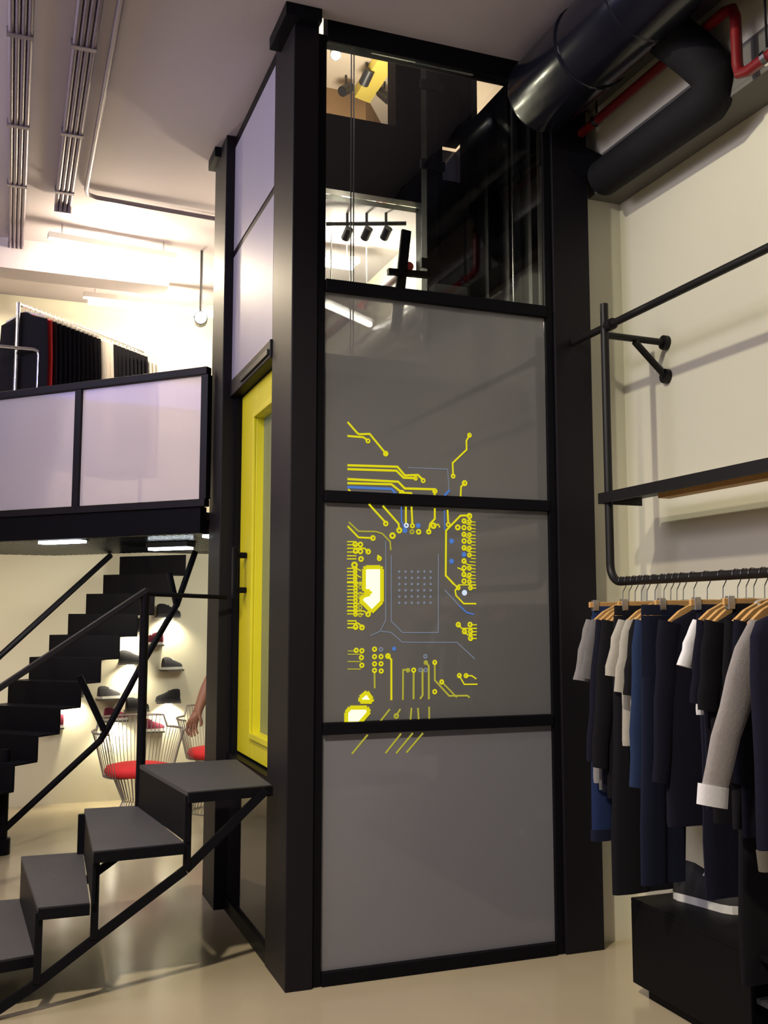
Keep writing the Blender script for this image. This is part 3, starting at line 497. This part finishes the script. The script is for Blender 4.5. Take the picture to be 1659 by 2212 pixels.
T([(2.46,5.7,3.50),(2.46,8.6,3.50)], .11, 20).build('spiral_duct', 'galvanised', smooth=True); tag(bpy.data.objects['spiral_duct'],'silver metal duct behind the lift under the red pipe','duct')

# ================================================================== CONDUITS ON THE CEILING
def bundle(x0, n, y1, label):
    t = thing('conduit_bundle', label, 'conduit', (x0,3,4.17), None)
    for i in range(n):
        x = x0+i*.027; pts = [(x,-1,4.165),(x,y1-.06,4.165),(x,y1-.02,4.155),(x,y1,4.12)]
        T(pts, .0135, 10).build('conduit', 'conduit', t, smooth=True)
    for y in (2.6,3.6,4.6,5.5,6.3): B(x0-.02,x0+n*.027-.012,y,y+.03,4.148,4.185).build('clip', 'conduit', t)
bundle(-.085, 4, 7.33, 'bundle of pale conduits at the left edge of the ceiling'); bundle(.195, 4, 6.55, 'second bundle of pale conduits on the ceiling, nearer the lift')
T([(.36,-1,4.17),(.36,6.25,4.17),(.375,6.33,4.17),(.43,6.36,4.17),(1.09,6.42,4.17),(1.6,6.46,4.17)], .015).build('conduit', 'conduit', smooth=True); tag(bpy.data.objects['conduit'] if 'label' not in bpy.data.objects['conduit'] and not bpy.data.objects['conduit'].parent else COL.objects[-1], 'single conduit bending right across the ceiling to the lift', 'conduit')

# ================================================================== DUCTS AND SPRINKLER PIPES OVER THE RIGHT WALL
dt = thing('ventilation_duct', 'big black round ventilation duct under the ceiling at top right', 'duct', (2.33,2.5,4.0))
def duct_ring(y, r): return [(2.31+r*math.cos(2*PI*k/36), y, 4.0+r*math.sin(2*PI*k/36)) for k in range(36)]
MB().loft([duct_ring(y,r) for y,r in ((4.03,.13),(4.01,.172),(3.98,.188),(3.2,.188),(3.195,.194),(3.165,.194),(3.16,.188),(1.6,.188),(.8,.188))]).build('main_duct', 'duct_black', dt, smooth=True)
for y in (3.55,2.75): MB().tube([(2.31+.190*math.cos(a), y, 4.0+.190*math.sin(a)) for a in [2*PI*k/30 for k in range(30)]], .006, 6, closed=True).build('strap', 'duct_black', dt)
br = [(2.36,3.25,3.98),(2.47,3.22,3.90),(2.56,3.17,3.80)]+[(2.62,3.14,3.72),(2.645,3.16,3.66),(2.65,3.22,3.64),(2.65,3.4,3.64),(2.65,4.0,3.645),(2.65,4.02,3.645)]
T(br, [.095,.095,.095,.095,.094,.093,.09,.088,.06], 24).build('branch_duct', 'insulation', dt, smooth=True)
MB().slab((2.46,4.10,3.80),(2.655,4.05,3.70),.06,.14).build('duct_bracket', 'black_steel', dt)
px = thing('sprinkler_pipe', 'red sprinkler pipe stepping down along the top of the right wall', 'pipe', (2.57,3,3.8))
T([(2.57,4.14,3.89),(2.57,3.0,3.89),(2.57,2.955,3.875),(2.57,2.94,3.83),(2.57,2.94,3.64),(2.57,2.93,3.595),(2.57,2.88,3.58),(2.57,1.2,3.58)], .022, 14).build('pipe', 'pipe_red', px, smooth=True)
for y,z in ((2.78,3.58),(3.92,3.89)):
    cl = T([(2.57,y-.012,z),(2.57,y+.012,z)], .030, 14).build('pipe_clamp', 'chrome', px)
    T([(2.57,y,z+.03),(2.57,y,4.199)], .005, 6).build('clamp_rod', 'rack_black', cl)
t = thing('cable_tray', 'dark cable tray under the ceiling behind the red pipe', 'cable tray', (2.56,2,4.02))
MB().box(2.505,2.655,-1,4.1,4.03,4.045).box(2.505,2.51,-1,4.1,4.045,4.09).box(2.65,2.655,-1,4.1,4.045,4.09).build('tray', 'soffit_grey', t)
for y in (1.0,2.2,3.4): T([(2.56,y,4.045),(2.56,y,4.199)], .006, 6).build('hanger_rod', 'rack_black', t)

# ================================================================== WALL RACK
rk = thing('garment_rack', 'black pipe garment rack with shelf fixed to the right wall', 'rack', (2.5,2.8,1.66))
T([(2.5,4.055,2.82),(2.5,.6,2.82)], .017).build('top_rod', 'rack_black', rk, smooth=True)
post = [(2.5,3.79,2.93),(2.5,3.79,1.74)]+[(2.5, 3.79-.075+.075*math.cos(a), 1.735-.075*math.sin(a)) for a in [PI/2*k/6 for k in range(1,7)]]+[(2.5,.6,1.66)]
T(post, .0185, 14).build('pipe_frame', 'rack_black', rk, smooth=True)
T([(2.5,3.79,2.785),(2.826,3.80,2.785)], .016).build('wall_arm', 'rack_black', rk, smooth=True)
T([(2.66,3.79,2.77),(2.826,3.80,2.63)], .016).build('wall_brace', 'rack_black', rk, smooth=True)
for z in (2.785,2.625): T([(2.822,3.80,z),(2.845,3.80,z)], .034, 18).build('wall_flange', 'rack_black', rk, smooth=True)
T([(2.5,3.765,2.82),(2.5,3.72,2.82)], .026).build('rod_collar', 'rack_black', rk, smooth=True)
sf = MB(); sf.box(2.47,2.70,.6,3.83,2.045,2.06).box(2.47,2.478,.6,3.83,2.012,2.045).box(2.478,2.70,3.822,3.83,2.012,2.045)
sf.build('shelf', 'rack_black', rk); B(2.64,2.70,.6,3.62,2.022,2.0445).build('shelf_batten', 'wood', rk)

# ================================================================== CLOTHES ON THE WALL RACK
RX, RZ = 2.5, 1.66
def hook(mb, y): return mb.tube([(RX-.020,y,RZ+.006)]+[(RX+.0215*math.cos(a), y, RZ+.0215*math.sin(a)) for a in [PI*(1-k/7) for k in range(8)]]+[(RX+.018,y,RZ-.02),(RX+.003,y,RZ-.045),(RX,y,RZ-.10)], .0022, 6)
def shirt_hanger(y, label):
    t = thing('coat_hanger', label, 'hanger', (RX,y,RZ))
    hook(MB(), y).build('hook', 'chrome', t)
    m = MB(); 
    for sg in (-1,1):
        m.loft([[(RX+sg*x, y-.008, z-h), (RX+sg*x, y+.008, z-h), (RX+sg*x, y+.008, z+h), (RX+sg*x, y-.008, z+h)] for x,z,h in ((0,1.555,.017),(.06,1.545,.016),(.13,1.515,.014),(.185,1.475,.012))])
    m.build('wooden_arms', 'wood', t); return t
def clip_hanger(y, label, hw=.15):
    t = thing('trouser_hanger', label, 'hanger', (RX,y,RZ))
    hook(MB(), y).build('hook', 'chrome', t)
    B(RX-hw-.03,RX+hw+.03,y-.006,y+.006,1.545,1.570).build('wooden_bar', 'wood', t, bevel=.003)
    for sg in (-1,1): B(RX+sg*hw-.014,RX+sg*hw+.014,y-.011,y+.011,1.530,1.578).build('clip', 'galvanised', t, bevel=.003)
    return t
def shift(rings, y, yaw=0, cx=RX):
    out = []
    for r in rings:
        q = []
        for p in r:
            dx = p[0]; q.append((cx+dx*math.cos(yaw)-p[1]*math.sin(yaw), y+dx*math.sin(yaw)+p[1]*math.cos(yaw), p[2]))
        out.append(q)
    return out
def top_garment(name, y, mat, label, cat, slv, hem, hw=.215, cuff=None, collar=None, dep=.016, ph=0, sw=.055, hemband=None, leftx=0):
    """slv: sleeve end (dx, z) or None; hem: z of the hem"""
    t = thing(name, label, cat, (RX,y,RZ-.1), 'clothes on the wall rack')
    sh_ = 1.50
    MB().loft(shift(cloth_loft([(0,1.555,.06,.012),(0,1.535,.085,dep*.8),(0,sh_-.01,hw*.86,dep),(0,1.44,hw*.97,dep),(0,1.30,hw,dep*1.05),(0,(1.3+hem)/2,hw*.98,dep*1.1),(0,hem+.02,hw,dep*1.15),(0,hem,hw*.99,dep*1.1)],28,ph,.004),y)).build('body', mat, t, smooth=True)
    if slv:
        ex, ez = slv
        for sg in (-1,1):
            rs = []
            n = 7
            for i in range(n):
                u = i/(n-1); x = hw*.80+(ex-hw*.80)*(u**.75); z = 1.485+(ez-1.485)*u
                w = sw*(1-.32*u) if ez < 1.1 else sw*(1-.12*u)
                wr = .004*math.sin(i*2.3+ph)
                rs.append([(sg*(x+w*math.cos(2*PI*k/14)+wr), -.004+dep*.85*math.sin(2*PI*k/14), z+.012*math.cos(2*PI*k/14)*(1 if u < .5 else .6)) for k in range(14)])
            sl = MB().loft(shift(rs, y)).build('sleeve', mat, t, smooth=True)
            if cuff:
                x = ex; w = sw*.8
                cr = [[(sg*(x+dw+w*math.cos(2*PI*k/14)), -.004+dep*1.1*math.sin(2*PI*k/14), z+.012*math.cos(2*PI*k/14)) for k in range(14)] for z,dw in ((ez+.035,-.006),(ez-.03,.002))]
                MB().loft(shift(cr, y)).build('cuff', cuff, sl, smooth=True)
    if collar: MB().tube([(RX+.075*math.cos(a), y+.016*math.sin(a), 1.548+.012*math.sin(a)) for a in [2*PI*k/20 for k in range(20)]], .009, 8, closed=True).build('collar', collar, t, smooth=True)
    if hemband: MB().loft(shift(cloth_loft([(0,hem+.005,hw*1.0,dep*1.2),(0,hem-.06,hw*.97,dep*1.2)],28,ph,.004),y)).build('hem_band', hemband, t, smooth=True)
    return t
def trousers(y, mat, label, bot, hw=.14, cx=RX, bw=.075, lean=0, hem=None, ph=0):
    t = thing('trousers', label, 'trousers', (cx,y,RZ-.1), 'clothes on the wall rack')
    MB().loft(shift(cloth_loft([(0,1.552,hw,.008),(0,1.548,hw,.010),(0,1.512,hw*1.01,.011)],24,ph,.002),y,0,cx)).build('waistband', mat, t, smooth=True)
    MB().loft(shift(cloth_loft([(0,1.511,hw*1.02,.012),(0,1.42,hw*1.05,.014),(lean*.1,1.28,hw*1.05,.015)],24,ph,.003),y,0,cx)).build('seat', mat, t, smooth=True)
    for sg in (-1,1):
        lg = MB().loft(shift(cloth_loft([(sg*hw*.5+lean*.1,1.281,hw*.55,.014),(sg*hw*.48+lean*.4,1.0,hw*.54,.014),(sg*hw*.46+lean*.8,bot+.2,bw*1.05,.013),(sg*hw*.45+lean,bot,bw,.013)],20,ph+sg,.003),y+.004*sg,0,cx)).build('leg', mat, t, smooth=True)
        if hem: MB().loft(shift(cloth_loft([(sg*hw*.45+lean,bot+.002,bw*1.06,.017),(sg*hw*.45+lean,bot-.045,bw*1.08,.018)],20,ph,.002),y+.004*sg,0,cx)).build('turned_hem', hem, lg, smooth=True)
    return t
W = 'on the wall rack'
clip_hanger(3.70,'wooden clip hanger at the corner end of the wall rack',.14); trousers(3.70,'denim_mid','blue jeans with turned hems hanging nearest the lift column',.62,.125,2.47,.060,-.035,'denim_dark',.3)
top_garment('t_shirt',3.655,'marl_grey','mid grey marl t-shirt, first top from the lift column','t-shirt',(.235,1.24),.82,.20,ph=.5); shirt_hanger(3.655,'wooden hanger of the mid grey marl t-shirt by the lift column')
top_garment('t_shirt',3.61,'marl_dark','dark grey marl t-shirt, second top from the lift column','t-shirt',(.235,1.25),.80,.20,ph=1.5); shirt_hanger(3.61,'wooden hanger of the dark grey marl t-shirt')
top_garment('sweater',3.565,'navy_jersey','dark navy sweater right after the two grey marl t-shirts','sweater',(.25,.92),.80,.21,ph=2.1); shirt_hanger(3.565,'wooden hanger of the dark navy sweater after the grey t-shirts')
top_garment('sweater',3.525,'dark_cloth','black sweater before the first clipped black trousers','sweater',(.25,.90),.78,.21,ph=2.9); shirt_hanger(3.525,'wooden hanger of the black sweater before the clipped trousers')
clip_hanger(3.47,'wooden clip hanger with black trousers, left of the pale grey t-shirts'); trousers(3.47,'dark_cloth','long black trousers hanging down to the plinth, left of the indigo jeans',.42,.14,2.44,.085,-.03,None,.9)
top_garment('t_shirt',3.41,'light_marl','light grey t-shirt, left one of the pale pair','t-shirt',(.245,1.27),1.0,.21,ph=3.3); shirt_hanger(3.41,'wooden hanger of the light grey t-shirt, left of the pale pair')
top_garment('t_shirt',3.365,'light_marl','light grey t-shirt, right one of the pale pair beside the denim shirt','t-shirt',(.235,1.21),1.02,.205,ph=4.3); shirt_hanger(3.365,'wooden hanger of the right light grey t-shirt')
top_garment('t_shirt',3.325,'dark_cloth','black t-shirt just left of the denim shirt','t-shirt',(.22,1.2),.82,.2,ph=4.9); shirt_hanger(3.325,'wooden hanger of the black t-shirt left of the denim shirt')
top_garment('denim_shirt',3.285,'denim_blue','blue denim long-sleeved shirt in the middle of the wall rack','shirt',(.235,.86),.80,.215,ph=5.2,hemband='camo_cloth',sw=.06); shirt_hanger(3.285,'wooden hanger of the blue denim shirt')
clip_hanger(3.22,'wooden clip hanger with indigo jeans behind the denim shirt'); trousers(3.22,'denim_dark','indigo jeans clipped next to the denim shirt, ending above the plinth',.52,.10,2.355,.055,-.035,None,1.9)
top_garment('jacket',3.14,'navy_jersey','dark navy jacket right of the denim shirt','jacket',(.235,.90),.74,.215,ph=.2); shirt_hanger(3.14,'wooden hanger of the dark navy jacket right of the denim shirt')
clip_hanger(3.05,'wooden clip hanger with dark trousers left of the white shirt',.12); trousers(3.05,'navy_cloth','dark navy trousers left of the white shirt, ending above the sneaker',.50,.14,2.52,.085,.0,None,2.3)
top_garment('shirt',2.97,'cloth_white','white short-sleeved shirt showing its left sleeve among dark clothes','shirt',(.245,1.33),1.16,.205,ph=1.1,sw=.036); shirt_hanger(2.97,'wooden hanger of the white shirt')
top_garment('t_shirt',2.925,'navy_jersey','navy t-shirt just right of the white shirt','t-shirt',(.215,1.20),.84,.205,ph=1.7); shirt_hanger(2.925,'wooden hanger of the navy t-shirt right of the white shirt')
top_garment('t_shirt',2.885,'dark_cloth','black t-shirt left of the high clipped black trousers','t-shirt',(.215,1.18),.80,.205,ph=2.4); shirt_hanger(2.885,'wooden hanger of the black t-shirt left of the high trousers')
clip_hanger(2.83,'wooden clip hanger nearest the camera, with black trousers'); trousers(2.83,'dark_cloth','black trousers clipped high, left of the light-trimmed cardigan, reaching below the plinth top',.28,.14,2.5,.10,0,None,3.1)
top_garment('cardigan',2.785,'dark_cloth','black cardigan with a pale neck edge left of the grey sweatshirt','cardigan',(.205,.95),.80,.205,ph=3.6,collar='light_marl'); shirt_hanger(2.785,'wooden hanger of the black cardigan with pale neck edge')
top_garment('sweater',2.745,'navy_jersey','very dark navy sweater directly behind the grey sweatshirt','sweater',(.20,.95),.78,.2,ph=4.0); shirt_hanger(2.745,'wooden hanger of the dark sweater behind the grey sweatshirt')
top_garment('sweatshirt',2.70,'sweat_grey','light grey long-sleeved sweatshirt with white cuffs nearest the camera','sweatshirt',(.36,.93),.78,.14,cuff='cloth_white',ph=4.6,sw=.075,dep=.018); shirt_hanger(2.70,'wooden hanger of the grey sweatshirt')
top_garment('gilet',2.635,'navy_cloth','dark navy gilet with knitted hem at the right picture edge','gilet',None,.76,.24,ph=5.1,hemband='camo_cloth',dep=.028); shirt_hanger(2.635,'wooden hanger of the dark navy gilet')

# ================================================================== PLINTH AND SNEAKER
bx = thing('display_plinth', 'black display plinth on the floor under the wall rack', 'plinth', (2.6,2.6,0))
b_ = MB(); b_.box(2.40,2.84,1.2,3.55,.36,.379).box(2.40,2.84,2.86,3.55,.05,.36).box(2.40,2.84,1.2,2.86,.05,.075).box(2.80,2.84,1.2,2.86,.075,.36)
b_.build('body', 'box_black', bx, bevel=.003)
B(2.44,2.83,1.25,3.50,.0,.05).build('recessed_foot', 'box_black', bx)
B(2.42,2.80,1.2,2.855,.205,.222).build('inner_shelf', 'box_top', bx)
def shoe(loc, rz, mat, sole, label, group=None, sc=1.0, tilt=0):
    t = thing('sneaker', label, 'shoe', loc, group); t.rotation_euler = (0,tilt,rz)
    def ring(x, w, h, zb): return [(x*sc, w*sc*math.cos(a), zb*sc+max(0,math.sin(a))*h*sc if math.sin(a) > 0 else zb*sc) for a in [2*PI*k/16 for k in range(16)]]
    u = MB(); u.local = True
    u.loft([ring(*q) for q in ((-.13,.020,.06,.028),(-.125,.034,.105,.028),(-.10,.040,.115,.028),(-.05,.040,.112,.028),(-.01,.041,.098,.028),(.03,.043,.075,.028),(.08,.046,.055,.028),(.115,.038,.042,.028),(.14,.018,.025,.028))])
    u.build('upper', mat, t, smooth=True)
    s_ = MB(); s_.local = True
    out = [(-.138,.0),(-.13,.026),(-.10,.041),(-.04,.040),(.03,.045),(.09,.049),(.125,.038),(.148,.012),(.148,-.012),(.125,-.038),(.09,-.049),(.03,-.045),(-.04,-.040),(-.10,-.041),(-.13,-.026)]
    s_.prism([(x*sc,y*sc) for x,y in out], 0, .028*sc); s_.build('sole', sole, t)
    l_ = MB(); l_.local = True
    for x in (.0,.025,.05): l_.tube([(x*sc,-.022*sc,(.105-.9*x)*sc),(x*sc+.004,0,(.128-.9*x)*sc),(x*sc,.022*sc,(.105-.9*x)*sc)], .004*sc, 6)
    l_.build('laces', sole, t)
    return t
shoe((2.62,3.35,.379), math.radians(-72), 'shoe_black', 'sole_white', 'black sneaker with white sole standing on the black plinth', None, 1.08)
shoe((2.58,2.60,.222), math.radians(-100), 'red_cloth', 'sole_white', 'reddish sneaker inside the open end of the black plinth')

# ================================================================== SHOE WALL
for nm,cc in (('shoe_grey',(.05,.05,.06)),('shoe_violet',(.10,.05,.22)),('shoe_wine',(.10,.012,.03)),('shoe_blue',(.07,.10,.32)),('shoe_dark',(.02,.02,.025))): cloth(nm, cc)
spots = [(.50,.87,'shoe_dark','dark shoe on the far wall ledge nearest the left stair post',1),(.70,1.20,'shoe_violet','violet and red shoe on a far wall ledge below the steps',0),(.80,.84,'shoe_grey','dark grey shoe on a far wall ledge beside the brace',0),
         (.98,1.40,'shoe_dark','black shoe on the lit far wall ledge just under the steps',1),(1.22,1.72,'shoe_blue','blue shoe on the topmost far wall ledge',0),(1.27,1.52,'shoe_dark','dark shoe on the lit ledge below the blue shoe',1),
         (1.14,1.28,'shoe_wine','reddish shoe on the ledge behind the landing post',0),(1.31,1.07,'shoe_grey','grey black shoe on the ledge left of the arm',0),(.97,1.13,'shoe_dark','dark shoe above the middle lit patch of the shoe wall',1),
         (1.29,.80,'shoe_dark','dark shoe on the lit ledge left of the hand',1),(1.03,.74,'shoe_dark','black shoe on the ledge behind the landing post, lower one',0),(.86,.66,'shoe_wine','wine red shoe above the lit patch behind the left red chair',1),(.36,.62,'shoe_wine','wine red shoe low on the far wall at left',0),(1.16,.56,'shoe_wine','pinkish shoe low on the far wall between the chairs',0)]
for i,(x,z,mt,lb,lit) in enumerate(spots):
    x = x*1.008
    t = thing('shoe_ledge', 'small dark ledge carrying the '+lb.split(' on ')[0].split(' above ')[0].split(' low ')[0]+', '+('low left','centre left','centre left lower','upper middle','top right','upper right','middle','right','centre, second lit','lower right','lower middle','bottom middle','bottom left','bottom right')[i]+' of far wall', 'ledge', (x,8.7,z), 'shoe ledges on the far wall')
    B(x-.10,x+.10,8.60,8.6995,z-.014,z).build('shelf', 'soffit_grey', t)
    if lit:
        T([(x,8.655,z-.022),(x,8.655,z-.0145)], .03, 14).build('puck_lamp', 'spot_face', t)
        spot('ledge_lamp', (x,8.62,z-.03), (x,8.70,z-.20), 16, (1,.88,.6), 130, .8, .02)
    shoe((x,8.645,z), math.radians((15,170,25,160,20,10,165,30,5,170,20,15,175,10)[i]), mt, 'shoe_grey' if mt == 'shoe_dark' else 'sole_white', lb, 'shoes on the far wall', .74)

# ================================================================== RED CHAIRS
def chair(x, y, rz, label):
    t = thing('wire_chair', label, 'chair', (x,y,0), 'red cushioned wire chairs'); t.rotation_euler = (0,0,rz)
    def L(m): m.local = True; return m
    c = L(MB()); prof = ((.0,.415),(.20,.418),(.225,.435),(.23,.455),(.215,.48),(.16,.492),(0.001,.495))
    c.loft([[(max(r,.001)*math.cos(2*PI*k/28), max(r,.001)*math.sin(2*PI*k/28), z) for k in range(28)] for r,z in prof]); c.build('seat_cushion', 'cushion_red', t, smooth=True)
    wv = L(MB()); n = 44
    for k in range(n+1):
        a = math.radians(-35)+math.radians(250)*k/n
        hh = .80 if 40 < math.degrees(a) < 140 else .72
        wv.tube([(.10*math.cos(a),.10*math.sin(a),.40),(.235*math.cos(a),.235*math.sin(a),.415),(.285*math.cos(a),.285*math.sin(a),.62),(.315*math.cos(a),.315*math.sin(a),hh)], .0028, 5)
    wv.build('wire_shell', 'chair_wire', t)
    rm = L(MB()); rm.tube([(.315*math.cos(a),.315*math.sin(a),.80 if 40 < math.degrees(a) < 140 else .72) for a in [math.radians(-35)+math.radians(250)*k/40 for k in range(41)]], .008, 8); rm.build('top_rim', 'chair_wire', t)
    bs_ = L(MB())
    for k in range(36):
        a = 2*PI*k/36; bs_.tube([(.17*math.cos(a),.17*math.sin(a),.412),(.10*math.cos(a),.10*math.sin(a),.24),(.20*math.cos(a),.20*math.sin(a),.006)], .003, 5)
    bs_.tube([(.20*math.cos(2*PI*k/30),.20*math.sin(2*PI*k/30),.006) for k in range(30)], .006, 6, closed=True); bs_.build('wire_base', 'chair_wire', t)
chair(.89,7.25,math.radians(10),'red cushioned wire chair left of the landing post'); chair(1.58,7.95,math.radians(-5),'red cushioned wire chair half hidden by the lift column')

# ================================================================== PERSON BEHIND THE LIFT COLUMN
pr = thing('person', 'person half hidden behind the lift column, one bare arm reaching down', 'person', (1.535,6.2,0))
def skin(name, verts, edges, root, mat, parent, sub=2):
    me = bpy.data.meshes.new(name); me.from_pydata([(v[0]-parent.location.x, v[1]-parent.location.y, v[2]-parent.location.z) for v in verts], edges, [])
    o = bpy.data.objects.new(name, me); COL.objects.link(o); o.parent = parent if not parent.parent else parent; me.materials.append(M[mat])
    sk = o.modifiers.new('skin', 'SKIN'); sk.use_smooth_shade = True
    if not me.skin_vertices: me.skin_vertices.new()
    for i,v in enumerate(verts):
        d = me.skin_vertices[0].data[i]; d.radius = (v[3], v[4] if len(v) > 4 else v[3]); d.use_root = (i == root)
    s2 = o.modifiers.new('sub', 'SUBSURF'); s2.levels = sub; s2.render_levels = sub
    return o
bx0, by0 = 1.535, 6.2
V = [(bx0,by0,.93,.15,.11),(bx0,by0,1.10,.14,.10),(bx0,by0,1.28,.155,.105),(bx0,by0,1.40,.12,.09),(bx0,by0,1.47,.055),(bx0,by0-.01,1.545,.055),(bx0,by0-.015,1.60,.078,.095),(bx0,by0-.01,1.67,.080,.098),(bx0,by0-.005,1.73,.058,.07)]
Ed = [(i,i+1) for i in range(8)]
def chain(pts, start):
    i0 = len(V); V.extend(pts); Ed.append((start,i0)); Ed.extend((i0+i,i0+i+1) for i in range(len(pts)-1)); return i0+len(pts)-1
# right arm (towards the left of the picture)
wr = chain([(bx0-.17,by0,1.42,.060),(bx0-.265,by0-.01,1.31,.052),(bx0-.315,by0-.03,1.19,.047),(bx0-.385,by0-.05,1.06,.044),(bx0-.435,by0-.07,.955,.030,.024),(bx0-.46,by0-.075,.905,.040,.022)], 3)
for k,(dx,dy,l) in enumerate(((-.024,.010,.085),(-.008,.0,.095),(.008,-.006,.09),(.022,-.012,.072))):
    V.extend([(bx0-.470+dx,by0-.078+dy,.870,.011),(bx0-.475+dx*1.1,by0-.085+dy,.870-l*.45,.009),(bx0-.463+dx*1.1,by0-.098+dy,.870-l*.85,.007)]); n0 = len(V)-3
    Ed.extend([(wr,n0),(n0,n0+1),(n0+1,n0+2)])
V.extend([(bx0-.430,by0-.095,.91,.012),(bx0-.420,by0-.112,.88,.010),(bx0-.427,by0-.120,.853,.008)]); n0 = len(V)-3; Ed.extend([(wr-1,n0),(n0,n0+1),(n0+1,n0+2)])
wl = chain([(bx0+.17,by0,1.40,.058),(bx0+.22,by0,1.25,.046),(bx0+.24,by0,1.12,.040),(bx0+.245,by0-.04,1.0,.036),(bx0+.24,by0-.07,.88,.026,.020),(bx0+.24,by0-.08,.83,.036,.018)], 3)
for k,(dy,l) in enumerate(((-.024,.085),(-.008,.095),(.008,.09),(.022,.072))):
    V.extend([(bx0+.24,by0-.085+dy,.79,.010),(bx0+.238,by0-.088+dy,.79-l*.45,.009),(bx0+.228,by0-.09+dy,.79-l*.85,.007)]); n0 = len(V)-3; Ed.extend([(wl,n0),(n0,n0+1),(n0+1,n0+2)])
V.extend([(bx0+.222,by0-.115,.83,.012),(bx0+.215,by0-.125,.80,.010)]); n0 = len(V)-2; Ed.extend([(wl-1,n0),(n0,n0+1)])
for sg in (-1,1): chain([(bx0+sg*.095,by0,.85,.095),(bx0+sg*.10,by0-.01,.50,.065),(bx0+sg*.10,by0+.01,.30,.058),(bx0+sg*.10,by0+.02,.10,.042),(bx0+sg*.10,by0-.0,.05,.042,.04),(bx0+sg*.105,by0-.12,.035,.040,.03)], 0)
body = skin('body', V, Ed, 0, 'skin', pr)
def garm(name, verts, edges, mat): return skin(name, verts, edges, 0, mat, pr)
garm('t_shirt', [(bx0,by0,.92,.17,.13),(bx0,by0,1.10,.16,.12),(bx0,by0,1.28,.175,.125),(bx0,by0,1.41,.13,.10),(bx0-.18,by0,1.395,.072),(bx0-.275,by0-.01,1.265,.064),(bx0+.18,by0,1.395,.072),(bx0+.225,by0,1.24,.064)], [(0,1),(1,2),(2,3),(3,4),(4,5),(3,6),(6,7)], 'cloth_white')
garm('jeans', [(bx0,by0,.93,.165,.125),(bx0-.095,by0,.85,.108),(bx0-.10,by0-.01,.50,.080),(bx0-.10,by0+.015,.10,.066),(bx0+.095,by0,.85,.108),(bx0+.10,by0-.01,.50,.080),(bx0+.10,by0+.015,.10,.066)], [(0,1),(1,2),(2,3),(0,4),(4,5),(5,6)], 'denim_dark')
MB().ball((bx0,by0+.012,1.69),.092,.108,.095,18,10).build('hair', 'hair', pr, smooth=True)
fc = MB(); fc.ball((bx0,by0-.118,1.628),.013,.018,.020)
for sg in (-1,1): fc.ball((bx0+sg*.084,by0-.005,1.64),.012,.022,.030)
fc.build('nose_and_ears', 'skin', pr, smooth=True)
ey = MB()
for sg in (-1,1): ey.ball((bx0+sg*.032,by0-.100,1.652),.013,.010,.008)
ey.build('eyes', 'hair', pr, smooth=True)
mo = MB(); mo.ball((bx0,by0-.103,1.583),.024,.010,.006); mo.build('mouth', 'red_cloth', pr, smooth=True)
